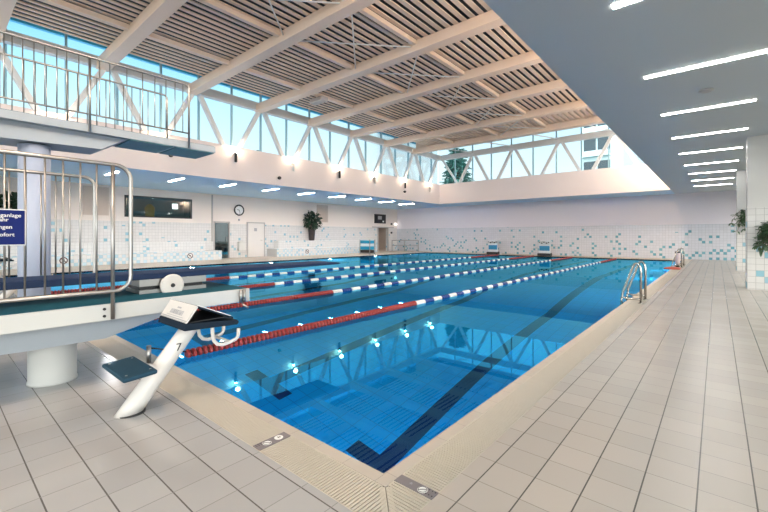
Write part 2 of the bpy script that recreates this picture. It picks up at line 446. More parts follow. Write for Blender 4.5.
# ------------------------------------------------------------------ setting: walls
TZ = 2.05
def slab(name, mat, *boxes):
    m = MB()
    for b in boxes: m.box(*b)
    return struct(m.build(name, mat, origin=(0,0,0)))
# openings in the left wall: (y0, y1, z0, z1)
OPEN = [(4.76,8.03,2.27,3.35), (9.31,10.2,0,2.14), (23.74,25.09,0,2.05)]
def wall_with_openings(name, mat, mi_fn, x0, x1, ya, yb, z0, z1, ops):
    m = MB(); cy = sorted(set([ya, yb] + [v for o in ops for v in o[:2]])); cz = sorted(set([z0, z1, TZ] + [v for o in ops for v in o[2:]]))
    for i in range(len(cy)-1):
        for j in range(len(cz)-1):
            yc, zc = (cy[i]+cy[i+1])/2, (cz[j]+cz[j+1])/2
            if any(o[0] < yc < o[1] and o[2] < zc < o[3] for o in ops): continue
            m.box(x0, x1, cy[i], cy[i+1], cz[j], cz[j+1], mi_fn(zc))
    return struct(m.build(name, mat, origin=(0,0,0)))
wall_with_openings('wall_left', [M['tile_y'], M['paint']], lambda z: 0 if z < TZ else 1, WL-.25, WL, NB, WF, 0, ZC, OPEN)
m = MB(); m.box(WL-.25, RB, WF, WF+.25, 0, 1.98, 0); m.box(WL-.25, RB, WF, WF+.25, 1.98, ZC, 1)
struct(m.build('wall_far', [M['tile_x'], M['paint_end']], origin=(0,0,0)))
slab('wall_near', M['paint'], (WL-.25, RB, NB-.25, NB, 0, .3), (WL-.25, RB, NB-.25, NB, 3.2, ZC))
# right facade: bays of glass over a low sill
slab('wall_right', M['paint'], (RB, RB+.2, NB, WF, 0, .3), (RB, RB+.2, NB, WF, 3.2, ZC))
bays = 8; bl = (WF-NB)/bays
def window(name, planes, bars, bmat, pmat=None):
    root = bpy.data.objects.new(name, None); COL.objects.link(root); root['kind'] = 'structure'
    f = MB()
    for b in bars: f.box(*b)
    f.build('window_frame', bmat, root)
    for p in planes:
        g = MB(); g.box(*p); g.build('window_pane', pmat or M['glass'], root)
    return root
wn = 1
for i in range(bays):
    y0, y1 = NB + i*bl, NB + (i+1)*bl
    window('window_%d' % wn, [(RB+.09, RB+.11, y0+.05, y1-.05, .35, 3.15)],
           [(RB+.05,RB+.15,y0,y0+.05,.3,3.2),(RB+.05,RB+.15,y1-.05,y1,.3,3.2),(RB+.05,RB+.15,y0,y1,.3,.35),(RB+.05,RB+.15,y0,y1,3.15,3.2)], M['mull']); wn += 1

for i in range(6):  # unseen near wall, glazed to let daylight in from behind
    x0, x1 = WL + i*4.3, WL + (i+1)*4.3
    window('window_%d' % wn, [(x0+.05, x1-.05, NB-.15, NB-.13, .35, 3.15)],
           [(x0,x0+.05,NB-.2,NB-.08,.3,3.2),(x1-.05,x1,NB-.2,NB-.08,.3,3.2),(x0,x1,NB-.2,NB-.08,.3,.35),(x0,x1,NB-.2,NB-.08,3.15,3.2)], M['mull']); wn += 1

# ceilings of the aisles (slabs) and fascias
slab('ceiling_right', M['soffit'], (FR, RB+.2, NB, WF+.25, ZC, ZC+.12))
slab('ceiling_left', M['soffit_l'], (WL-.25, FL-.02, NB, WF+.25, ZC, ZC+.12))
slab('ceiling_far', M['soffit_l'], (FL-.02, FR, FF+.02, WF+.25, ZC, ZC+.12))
slab('ceiling_near', M['soffit'], (FL, FR, NB-.25, NB+1.2, ZC, ZC+.12))
slab('wall_fascia_left', M['fascia'], (FL-.3, FL, NB+1.2, FF+.3, ZC+.12, SILL), (FL-.02, FL, NB+1.2, FF, ZC, ZC+.12))
slab('wall_fascia_far', M['fascia'], (FL-.3, FR+.3, FF, FF+.3, ZC+.12, SILL), (FL, FR, FF, FF+.02, ZC, ZC+.12))
slab('wall_fascia_right', M['fascia'], (FR, FR+.3, NB+1.2, FF+.3, ZC+.12, SILL))
slab('wall_fascia_near', M['fascia'], (FL-.3, FR+.3, NB+.9, NB+1.2, ZC+.12, SILL))
# clerestory glazing: panes between mullions, left and far, right and near for the daylight
ZG = 8.1
y = -5.8; k = 0
ys_m = [-5.8] + [1.45*i - 4.4 for i in range(20)]
ys_m = [v for v in ys_m if v < 23.4] + [24.0]
for a, b in zip(ys_m[:-1], ys_m[1:]):
    window('window_%d' % wn, [(FL-.33, FL-.31, a+.03, b-.03, SILL+.05, ZG)],
           [(FL-.38, FL-.27, a-.03, a+.03, SILL, ZG), (FL-.36, FL-.29, a, b, SILL, SILL+.05)], M['mull']); wn += 1
xs_m = [-15.0 + 1.45*i for i in range(11)]
for a, b in zip(xs_m[:-1], xs_m[1:]):
    window('window_%d' % wn, [(a+.03, b-.03, FF+.31, FF+.33, SILL+.05, ZG)],
           [(b-.03, b+.03, FF+.27, FF+.38, SILL, ZG), (a, b, FF+.29, FF+.36, SILL, SILL+.05)], M['mull']); wn += 1
for i in range(8):
    a, b = -5.8 + i*3.72, -5.8 + (i+1)*3.72
    window('window_%d' % wn, [(FR+.31, FR+.33, a+.03, b-.03, SILL+.05, ZG)],
           [(FR+.27, FR+.38, a-.03, a+.03, SILL, ZG), (FR+.29, FR+.36, a, b, SILL, SILL+.05)], M['mull']); wn += 1
slab('trim_3', M['eave'], (FL-.62, FL-.48, NB+1, FF+.4, 7.98, 8.10))
slab('trim_4', M['steel_white'], (FL-.3, FR+.3, FF+.3, FF+.5, 7.95, 8.15))

# ------------------------------------------------------------------ high roof
slab('roof_deck', M['roof'], (FL-.6, FR+.7, NB+.6, FF+.8, 8.15, 8.3))
m = MB(); x = -13.45
while x < FR-.05:
    m.prism([(x,7.36),(x+.165,7.33),(x+.165,7.36),(x,7.39)], 'Y', NB+1.2, 20.6); x += .26
struct(m.build('ceiling_slats', M['slat'], origin=(0,0,0)))
BY = [-3.5, -.18] + [2.5 + 3*i for i in range(7)]     # rear face of every beam: -3.5 ... 20.5
for y in BY:
    m = MB(); m.box(FL-.02, FR+.28, y-.36, y, 7.0, 7.325)
    struct(m.build('roof_beam', M['beam'], bevel=.012))
m = MB(); m.box(FL+.3, FR, 20.3, 20.6, 7.3, 8.15); struct(m.build('trim_5', M['beam']))
PX = [-2.85, -5.7, -8.45, -11.4]
for y0, y1 in zip(BY[:-1], BY[1:]):
    for x in PX:
        m = MB(); m.box(x-.07, x+.07, y0, y1-.36, 7.19, 7.33)
        struct(m.build('roof_purlin_beam', M['beam']))
for y0, y1 in zip(BY[1:-1], BY[2:]):
    m = MB()
    m.tube([(-8.45, y1-.13, 7.17), (-5.7, y0-.1, 7.22)], .022, 6); m.tube([(-8.45, y0, 7.22), (-5.7, y1-.2, 7.17)], .022, 6)
    struct(m.build('roof_brace_beam', M['steel_white']))
# truss along the left and far clerestory
def chord(name, b):
    m = MB(); m.box(*b); return struct(m.build(name, M['steel_white'], bevel=.008))
chord('truss_chord_beam', (FL-.12, FL+.12, NB+1.2, FF, 7.06, 7.42))
chord('truss_chord_beam', (FL, FR+.3, FF-.05, FF+.2, 7.06, 7.42))
for n in [-3.5 + 3*i for i in range(10)]:
    for s in (-1, 1):
        yb = n + s*1.12
        if yb > FF or yb < NB+1.3: continue
        m = MB(); m.bar((FL, n+s*.12, 7.1), (FL, yb, SILL-.02), .17, .17, up=(1,0,0)); struct(m.build('truss_diagonal_beam', M['steel_white']))
for n in (-3.05, -6.0, -8.95, -11.9):
    for s in (-1, 1):
        xb = n + s*1.12
        m = MB(); m.bar((n+s*.12, FF+.08, 7.1), (xb, FF+.08, SILL-.02), .17, .17, up=(0,1,0)); struct(m.build('truss_diagonal_beam', M['steel_white']))
for s, n in ((1, FL),):
    m = MB(); m.bar((n+.2, FF+.08, 7.1), (n+1.5, FF+.08, SILL-.02), .13, .13, up=(0,1,0)); struct(m.build('truss_diagonal_beam', M['steel_white']))
for n in (-3.05, -6.0, -8.95, -11.9):     # struts from the last roof beam to the far truss
    m = MB(); m.tube([(n, FF, 7.3), (n-1.2, 20.5, 7.25)], .03, 6); struct(m.build('roof_strut_beam', M['steel_white']))
m = MB(); m.box(-11.9, -11.1, 9.05, 9.4, 6.98, 7.16)
o = m.build('ceiling_heater', M['frame_g'], bevel=.02); tag(o, 'small grey box unit hung under the slatted roof near the left windows', 'ceiling unit')

# ------------------------------------------------------------------ strip lights
ORD = ['nearest the camera', 'second from the camera', 'third from the camera', 'fourth from the camera', 'fifth from the camera',
       'sixth from the camera', 'seventh from the camera', 'eighth from the camera', 'ninth from the camera', 'tenth from the camera']
for i in range(9):
    y = 3.12 + 2.45*i
    r = empty('strip_light', (1.23, y, ZC-.012), 'white strip light in the grey right ceiling, %s' % ORD[i], 'ceiling light', 'strip lights in the right ceiling')
    m = MB(); m.box(.53, 1.93, y-.055, y+.055, ZC-.004, ZC+.004); m.build('frame', M['white'], r)
    m = MB(); m.box(.54, 1.92, y-.047, y+.047, ZC-.012, ZC-.004); m.build('diffuser', M['lamp_on'], r)
for i in range(3):
    y = .67 - 2.45*i
    r = empty('strip_light', (1.23, y, ZC-.012), 'white strip light in the right ceiling behind the camera', 'ceiling light', 'strip lights in the right ceiling')
    m = MB(); m.box(.53, 1.93, y-.055, y+.055, ZC-.004, ZC+.004); m.build('frame', M['white'], r)
    m = MB(); m.box(.54, 1.92, y-.047, y+.047, ZC-.012, ZC-.004); m.build('diffuser', M['lamp_on'], r)
for i in range(9):
    y = 3.08 + 2.36*i
    r = empty('strip_light', (-16.5, y, ZC-.012), 'white strip light in the blue left ceiling, %s' % ORD[i], 'ceiling light', 'strip lights in the left ceiling')
    m = MB(); m.box(-17.2, -15.8, y-.065, y+.065, ZC-.004, ZC+.004); m.build('frame', M['white'], r)
    m = MB(); m.box(-17.19, -15.81, y-.055, y+.055, ZC-.012, ZC-.004); m.build('diffuser', M['lamp_l'], r)
m = MB(); m.lathe([(.10,0),(.10,-.02),(.07,-.035)], (1.25, 6.85, ZC), 'Z', 20)
tag(m.build('ceiling_speaker', M['frame_g']), 'round grey disc on the right ceiling between the first two whole strip lights', 'ceiling disc')

# ------------------------------------------------------------------ lamps on the fascia
def point(loc, e, col, r=.10):
    l = bpy.data.lights.new('lamp', 'POINT'); l.energy = e; l.color = col; l.shadow_soft_size = r
    o = bpy.data.objects.new('lamp_light', l); COL.objects.link(o); o.location = loc; return o
UP_E = 26
UY = [7.15, 10.2, 13.3, 16.3, 19.3, 22.3]
UL = ['second beam bay', 'third beam bay', 'fourth beam bay', 'fifth beam bay', 'sixth beam bay', 'last bay by the corner']
for i, y in enumerate(UY):
    x = FL + .14; z = 4.98
    dark = i in (0, 2, 4)
    r = empty('uplight', (FL, y, z-.45), 'glowing wall lamp with %s body on the left wall, %s from the camera' % ('black' if dark else 'pale', ['first', 'second', 'third', 'fourth', 'fifth', 'sixth'][i]), 'wall lamp', 'uplights on the left wall')
    m = MB(); m.box(FL, FL+.10, y-.05, y+.05, z-.12, z-.05); m.build('bracket', M['white'], r)
    m = MB(); m.lathe([(.05, -.45), (.06, -.43), (.06, -.12), (.085, -.04)], (x, y, z), 'Z', 14); m.build('body', M['black'] if dark else M['white'], r)
    m = MB(); m.lathe([(.02, -.03), (.055, 0), (.055, .04), (.02, .07)], (x, y, z), 'Z', 12); m.build('bulb', M['bulb'], r)
    point((FL+.30, y, 5.25), UP_E, (1., .74, .52))
for y in (1.1, 4.1, -2.):
    point((FL+.30, y, 5.25), UP_E, (1., .74, .52))
for y in (-2., 4.2, 10.2, 16.3, 22.):     # the same lamps on the right-hand fascia, above the soffit's edge
    point((FR-.25, y, 5.2), UP_E*12, (1., .74, .52))
for (y, z, lab) in ((1.3, 4.15, 'behind the upper diving platform'), (4.5, 4.42, 'past the tip of the upper platform'), (9.4, 4.1, 'between the first and second wall lamps'), (19.3, 4.3, 'under the fifth wall lamp')):
    r = empty('wall_camera', (FL, y, z), 'small black round camera on the left wall band %s' % lab, 'camera', 'cameras on the left wall')
    m = MB(); m.box(FL, FL+.05, y-.03, y+.03, z-.02, z+.04); m.build('mount', M['black'], r)
    m = MB(); m.lathe([(.03,0),(.075,.03),(.085,.08),(.06,.14)], (FL+.04, y, z), 'X', 14); m.build('housing', M['black'], r)

point((WL-1.3, 5.0, 3.3), 22, (1., .92, .8)); point((WL-1.3, 7.4, 3.3), 14, (.8, .95, 1.))  # unseen lamps added to lighten the room behind the observation window
# ------------------------------------------------------------------ left wall furnishings
r = window('window_%d' % wn, [(WL-.10, WL-.08, 4.8, 7.99, 2.31, 3.31)],
           [(WL-.14,WL+.01,4.76,4.82,2.27,3.35),(WL-.14,WL+.01,7.97,8.03,2.27,3.35),(WL-.14,WL+.01,4.76,8.03,2.27,2.32),(WL-.14,WL+.01,4.76,8.03,3.30,3.35)], M['black'], M['glass_s']); wn += 1
slab('wall_room', M['dark_in'], (WL-2.4, WL-2.3, 4.0, 10.9, 0, 3.6), (WL-2.4, WL-.25, 4.0, 4.1, 0, 3.6), (WL-2.4, WL-.25, 10.8, 10.9, 0, 3.6),
     (WL-2.4, WL-.25, 4.0, 10.9, 3.5, 3.6), (WL-2.4, WL-.25, 4.0, 8.6, 2.0, 2.1), (WL-2.4, WL-.25, 8.55, 8.65, 0, 3.6), (WL-2.4, WL-.25, 4.0, 10.9, -.1, 0))
slab('wall_corridor', M['vent'], (WL-1.6, WL-1.5, 23.2, 25.6, 0, 3.0), (WL-1.6, WL-.25, 23.2, 23.3, 0, 3.), (WL-1.6, WL-.25, 25.5, 25.6, 0, 3.), (WL-1.6, WL-.25, 23.2, 25.6, 2.9, 3.), (WL-1.6, WL-.25, 23.2, 25.6, -.1, 0))
m = MB(); m.lathe([(.02,0),(.24,.0),(.20,.3),(.25,.62),(.14,.78),(.02,.86)], (WL-.45, 6.05, 2.15), 'Z', 12)
tag(m.build('hanging_coat', M['orange']), 'orange garment standing behind the dark observation window', 'coat')
m = MB(); m.box(WL-1.2, WL-1.18, 7.45, 7.75, 2.85, 3.15); tag(m.build('wall_monitor', M['exit']), 'small lit square screen behind the dark observation window', 'screen')
# door 1: dark glass
r = bpy.data.objects.new('door_1', None); COL.objects.link(r); r['kind'] = 'structure'
m = MB(); m.box(WL-.1, WL+.02, 9.25, 9.33, 0, 2.18); m.box(WL-.1, WL+.02, 10.18, 10.26, 0, 2.18); m.box(WL-.1, WL+.02, 9.25, 10.26, 2.10, 2.18); m.build('door_frame', M['frame_g'], r)
m = MB(); m.box(WL-.06, WL-.04, 9.33, 10.18, .02, 2.10); m.build('door_leaf', M['glass_s'], r)
m = MB(); m.tube([(WL+.0, 10.05, .95), (WL+.05, 10.05, .95), (WL+.05, 10.05, 1.25), (WL+.0, 10.05, 1.25)], .015, 8); m.build('door_handle', M['steel'], r)
# door 2: white
r = bpy.data.objects.new('door_2', None); COL.objects.link(r); r['kind'] = 'structure'
m = MB(); m.box(WL, WL+.05, 11.36, 11.43, 0, 2.19); m.box(WL, WL+.05, 12.56, 12.63, 0, 2.19); m.box(WL, WL+.05, 11.36, 12.63, 2.12, 2.19); m.build('door_frame', M['frame_g'], r)
m = MB(); m.box(WL, WL+.035, 11.43, 12.56, .02, 2.12); m.build('door_leaf', M['door_w'], r)
m = MB(); m.box(WL+.035, WL+.04, 11.85, 12.05, 1.62, 1.82); m.build('door_sign', M['text_g'], r)
m = MB(); m.tube([(WL+.03, 12.42, 1.05), (WL+.09, 12.42, 1.05), (WL+.09, 12.28, 1.05)], .012, 8); m.build('door_handle', M['steel'], r)
# door 3: open doorway with a leaf standing inside
r = bpy.data.objects.new('door_3', None); COL.objects.link(r); r['kind'] = 'structure'
m = MB(); m.box(WL-.1, WL+.03, 23.66, 23.76, 0, 2.13); m.box(WL-.1, WL+.03, 25.07, 25.17, 0, 2.13); m.box(WL-.1, WL+.03, 23.0, 25.9, 2.05, 2.13); m.build('door_frame', M['frame_g'], r)
m = MB(); m.box(WL-.95, WL-.1, 23.78, 23.83, .02, 2.03); m.build('door_leaf', M['dark_in'], r)
# tiled benches: two tiers each
def bench(y0, y1, y1u, y0u, label):
    r = empty('tiled_bench', (WL+.6, (y0+y1)/2, 0), label, 'bench')
    m = MB(); m.box(WL+.55, WL+1.1, y0, y1, 0, .5); m.box(WL+.01, WL+.55, y0, y1, 0, .5); m.build('lower_tier', M['tile_b_lo'], r)
    m = MB(); m.box(WL+.01, WL+.55, y0u, y1u, .5, 1.0); m.build('upper_tier', M['tile_b_hi'], r)
bench(-2.0, 9.2, 8.5, -2.0, 'two-tier white and light blue tiled bench below the dark observation window')
bench(12.8, 22.4, 22.4, 13.3, 'two-tier white and light blue tiled bench carrying the potted plant by the white door')

def nosign(y, z, x, label):
    r = empty('prohibition_sign', (x, y, z-.16), label, 'sign', 'round signs on the bench fronts')
    m = MB(); m.lathe([(.15, 0), (.15, .006)], (x+.004, y, z), 'X', 20); m.build('disc', M['fwhite'], r)
    m = MB(); m.tube([(x+.008, y+.125*math.cos(t), z+.125*math.sin(t)) for t in [2*PI*i/20 for i in range(20)]], .022, 6, close=True)
    m.bar((x+.008, y-.08, z+.08), (x+.008, y+.08, z-.08), .035, .01, up=(1,0,0)); m.build('red_ring', M['dred'], r)
    m = MB(); m.bar((x+.007, y-.05, z-.02), (x+.007, y+.04, z+.03), .04, .008, up=(1,0,0)); m.build('symbol', M['black'], r)
nosign(7.45, .27, WL+1.1, 'round white sign with red ring on the left bench front near its far end')
nosign(15.2, .27, WL+1.1, 'round white sign with red ring on the bench front below the potted plant')
nosign(2.2, .27, WL+1.1, 'round white sign with red ring on the left bench front behind the railing')

def leafy(r, c, rad, n, L, W, mat, hscale=1., stems=True):
    m = MB(); rng = random.Random(int(c[0]*31+c[1]*17+c[2]*7))
    for i in range(n):
        while True:
            v = Vector((rng.uniform(-1,1), rng.uniform(-1,1), rng.uniform(-1,1)))
            if .15 < v.length < 1: break
        p = Vector(c) + Vector((v.x*rad, v.y*rad, v.z*rad*hscale)); p.x = max(p.x, WL+.3)
        d = v + Vector((rng.uniform(-.6,.6), rng.uniform(-.6,.6), rng.uniform(-.9,.3)))
        m.leaf(p, d, (rng.uniform(-.4,.4), rng.uniform(-.4,.4), 1), L*rng.uniform(.7,1.2), W*rng.uniform(.7,1.2))
    m.build('foliage', mat, r)
def potted(x, y, z, label):
    r = empty('potted_plant', (x, y, z), label, 'potted plant')
    m = MB(); m.lathe([(.17,0),(.19,.02),(.25,.72),(.27,.74),(.27,.78),(.22,.78),(.21,.72)], (x,y,z), 'Z', 20); m.build('pot', M['pot'], r)
    m = MB()
    for k in range(5):
        a = 2*PI*k/5; m.tube([(x+.04*math.cos(a), y+.04*math.sin(a), z+.7), (x+.12*math.cos(a), y+.12*math.sin(a), z+1.1), (x+.32*math.cos(a), y+.32*math.sin(a), z+1.6)], .015, 6, r1=.007)
    m.build('stem', M['bark'], r)
    leafy(r, (x, y, z+1.42), .62, 330, .26, .15, M['leaf_d'], .9)
potted(WL+.30, 16.25, 1.0, 'leafy dark green plant in a tall black pot on the right tiled bench')
potted(WL+.30, .65, 1.0, 'leafy dark green plant on the left tiled bench half hidden behind the blue sign')

def vent(y0, y1, z0, z1, label):
    r = empty('wall_vent', (WL, (y0+y1)/2, z0), label, 'vent', 'beige vents on the left wall')
    m = MB(); m.box(WL, WL+.03, y0, y1, z0, z1); m.build('backing', M['vent'], r)
    m = MB(); k = int((z1-z0)/.11)
    for i in range(k): m.box(WL+.03, WL+.05, y0, y1, z0+i*.11+.015, z0+i*.11+.085)
    m.build('slats', M['vent'], r)
vent(16.95, 18.0, 2.35, 3.62, 'beige slatted vent high on the left wall above the potted plant')
vent(3.1, 4.1, 2.3, 3.65, 'beige slatted vent on the left wall left of the observation window')
# clock
cy, cz, cr = 10.84, 2.9, .33
r = empty('wall_clock', (WL, cy, cz-cr), 'round white wall clock with dark rim above the two doors', 'clock')
m = MB(); m.lathe([(cr-.03,0),(cr-.03,.03)], (WL+.01, cy, cz), 'X', 32); m.build('face', M['fwhite'], r)
m = MB(); m.tube([(WL+.03, cy+(cr-.03)*math.cos(t), cz+(cr-.03)*math.sin(t)) for t in [2*PI*i/32 for i in range(32)]], .04, 8, close=True); m.build('rim', M['black'], r)
m = MB(); m.bar((WL+.045, cy, cz), (WL+.045, cy-.15, cz+.03), .03, .008, up=(1,0,0)); m.build('hour_hand', M['black'], r)
m = MB(); m.bar((WL+.05, cy, cz), (WL+.05, cy+.05, cz-.22), .02, .008, up=(1,0,0)); m.build('minute_hand', M['black'], r)
for i in range(12):
    m = MB(); a = 2*PI*i/12; m.bar((WL+.042, cy+.24*math.cos(a), cz+.24*math.sin(a)), (WL+.042, cy+.28*math.cos(a), cz+.28*math.sin(a)), .02, .005, up=(1,0,0))
    m.build('hour_mark', M['black'], r)
m = MB(); m.box(WL, WL+.05, 10.8, 10.88, 2.25, 2.36); tag(m.build('wall_thermometer', M['text_g']), 'tiny grey box on the wall just below the clock', 'wall box')
m = MB(); m.box(WL, WL+.25, 10.72, 11.14, .42, .95); m.box(WL+.02, WL+.27, 10.70, 11.16, .93, .97)
tag(m.build('wall_bin', M['white'], bevel=.02), 'white wall box between the dark doorway and the white door', 'bin')
m = MB(); m.box(WL, WL+.05, 9.13, 9.2, 1.0, 3.7); struct(m.build('trim_6', M['frame_g']))
# dark square board over the far doorway
r = empty('wall_mounted_display', (WL, 24.0, 2.42), 'dark square display board high above the open far doorway', 'display board')
m = MB(); m.box(WL+.012, WL+.12, 23.25, 24.65, 2.42, 3.2); m.build('housing', M['black'], r)
m = MB(); m.box(WL+.12, WL+.13, 23.6, 24.1, 2.75, 3.05); m.build('display_panel', M['text_g'], r)
m = MB(); m.box(WL+.12, WL+.13, 24.2, 24.4, 2.52, 2.65); m.build('lit_panel', M['fwhite'], r)
m = MB(); m.lathe([(.05,0),(.09,.03),(.09,.1),(.04,.14)], (WL, 26.1, 2.40), 'X', 12); tag(m.build('wall_light', M['exit']), 'small bright wall light in the far left corner', 'wall light')
for z, lab in ((2.4, 'upper'), (1.62, 'lower')):
    m = MB(); m.box(WL, WL+.1, 25.45, 25.6, z-.08, z+.08); tag(m.build('wall_speaker', M['black'], bevel=.01), '%s of two small black boxes on the wall right of the far doorway' % lab, 'wall box', 'black boxes by the far doorway')

# blue and white striped stand by the far door
x, y = -17.9, 18.9
r = empty('kickboard_rack', (x, y, 0), 'blue and white striped rack on the far left pool edge', 'rack')
m = MB(); m.box(x-.5,x+.5,y-.03,y+.03,.05,.12); m.box(x-.5,x+.5,y+.5,y+.56,.05,.12)
for sx in (-.5,.46):
    for sy in (-.03,.52): m.box(x+sx,x+sx+.04,y+sy,y+sy+.04,0,1.05)
m.build('frame', M['steel'], r)
for k, (z0, z1, mt) in enumerate(((.12,.32,'cable'),(.34,.58,'kick_b'),(.58,.76,'blk_p'),(.78,1.0,'kick_b'),(1.0,1.06,'blk_p'))):
    m = MB(); m.box(x-.45, x+.45, y, y+.5, z0, z1); m.build('kickboard_layer', M[mt], r, bevel=.01)
# hand rail in the far left corner of the deck
r = empty('hand_rail', (-19.2, 25.3, 0), 'low stainless hand rail in the far left corner of the deck', 'rail')
m = MB(); m.tube([(-20.6,25.3,.95),(-17.75,25.3,.95)], .03, 8); m.build('top_rail', M['steel'], r)
m = MB(); m.tube([(-20.6,25.3,.5),(-17.75,25.3,.5)], .025, 8); m.build('middle_rail', M['steel'], r)
for xx in (-20.6,-19.2,-17.75):
    m = MB(); m.tube([(xx,25.3,0),(xx,25.3,.95)], .035, 8); m.build('post', M['steel'], r)

# ------------------------------------------------------------------ right pillars with hanging plants
for i, y in enumerate((11.5, 18.1)):
    r = bpy.data.objects.new('pillar', None); COL.objects.link(r); r.location = (2.26, y+.3, 0); r['kind'] = 'structure'
    m = MB(); m.box(1.96, 2.56, y, y+.6, 2.0, ZC); m.build('shaft', M['white'], r)
    m = MB(); m.box(1.95, 2.57, y-.01, y+.61, 0, 2.0); m.build('tiled_base', M['tile_p'], r)
def hanging(x, y, z, lab, rad, n):
    r = empty('hanging_plant', (x, y, z-.2), lab, 'plant', 'plants on the right pillars')
    m = MB(); m.lathe([(.06,-.18),(.10,-.14),(.13,.02),(.14,.03),(.12,.03)], (x, y+.12, z), 'Z', 16); m.build('pot', M['pot'], r)
    m = MB(); m.box(x-.02, x+.02, y+.1, y+.42, z-.20, z-.16); m.build('bracket', M['steel'], r)
    m = MB(); rng = random.Random(n)
    st = MB()
    for k in range(22):
        a = rng.uniform(0, 2*PI); L = rng.uniform(.6, 1.)*rad
        p0 = Vector((x, y+.1, z)); p1 = p0 + Vector((math.cos(a)*L*.45, math.sin(a)*L*.4-.05, rng.uniform(.1,.55)*rad*1.5))
        p2 = p1 + Vector((math.cos(a)*L*.5, math.sin(a)*L*.4, -rng.uniform(.3,1.9)*rad))
        if p2.y > y+.3: p2.y = y+.3
        if p1.y > y+.3: p1.y = y+.3
        pts = [p0.lerp(p1, t)*(1-t)+p1.lerp(p2, t)*t for t in [j/8 for j in range(9)]]
        st.tube(pts, .006, 5)
        for q in pts[2:]:
            for s in range(3):
                d = Vector((rng.uniform(-1,1), rng.uniform(-1,.6), rng.uniform(-1,.35)))
                m.leaf(q, d, (0,0,1), rng.uniform(.14,.22), rng.uniform(.055,.085))
    st.build('stem', M['bark'], r); m.build('foliage', M['leaf'], r)
hanging(2.30, 17.72, 2.12, 'green trailing plant on the far tiled pillar', .56, 5)
hanging(2.44, 11.08, 1.50, 'green trailing plant on the near tiled pillar at the right edge', .36, 9)

# ------------------------------------------------------------------ lane ropes
WZ = -.03
def rope(x, label, first=None):
    if first is not None:
        c = copy_tree(first); c.location = (x, 0, WZ); c['label'] = label; return c
    r = empty('lane_rope', (x, 0, WZ), label, 'lane rope', 'lane ropes across the pool')
    m = MB(); m.tube([(x+.04,-.13,.15),(x,.1,.07),(x,.3,.0),(x,.5,WZ+.01),(x,PF-.5,WZ+.01),(x,PF-.02,.0)], .008, 6); m.build('cable', M['cable'], r)
    def discs(y0, y1, mt, rr, name, p, fill):
        m = MB(); y = y0
        while y < y1-.01:
            m.lathe([(rr*.55,0),(rr,.12*p),(rr,fill*p-.12*p),(rr*.55,fill*p)], (x, y, WZ+.012), 'Y', 10); y += p
        return m.build(name, mt, r)
    discs(.25, 4.55, M['red'], .062, 'red_float_section', .062, .62)
    discs(.289, 4.55, M['dred'], .05, 'dark_red_float_section', .062, .36)
    y = 4.6
    k = 0
    while y < 20.4:
        discs(y, y+.29, M['fwhite'] if k % 2 == 0 else M['blue'], .052, 'white_float_section' if k % 2 == 0 else 'blue_float_section', .0725, .9)
        y += .31; k += 1
    discs(y, PF-.15, M['red'], .055, 'red_float_section', .0625, .8)
    return r
RL = ['red, white and blue lane rope nearest the right pool edge', 'second red, white and blue lane rope from the right pool edge',
      'third red, white and blue lane rope from the right pool edge', 'red, white and blue lane rope farthest from the right pool edge']
R0 = rope(-3.1, RL[0])
for x, l in zip((-5.5, -7.85, -10.3), RL[1:]): rope(x, l, R0)
m = MB(); m.tube([(-3.02,-.15,0),(-3.02,-.15,.185)], .022, 12); m.lathe([(.04,0),(.04,.012)], (-3.02,-.15,0), 'Z', 14)
tag(m.build('rope_anchor_post', M['steel']), 'short steel anchor post on the deck behind the near starting block', 'post')

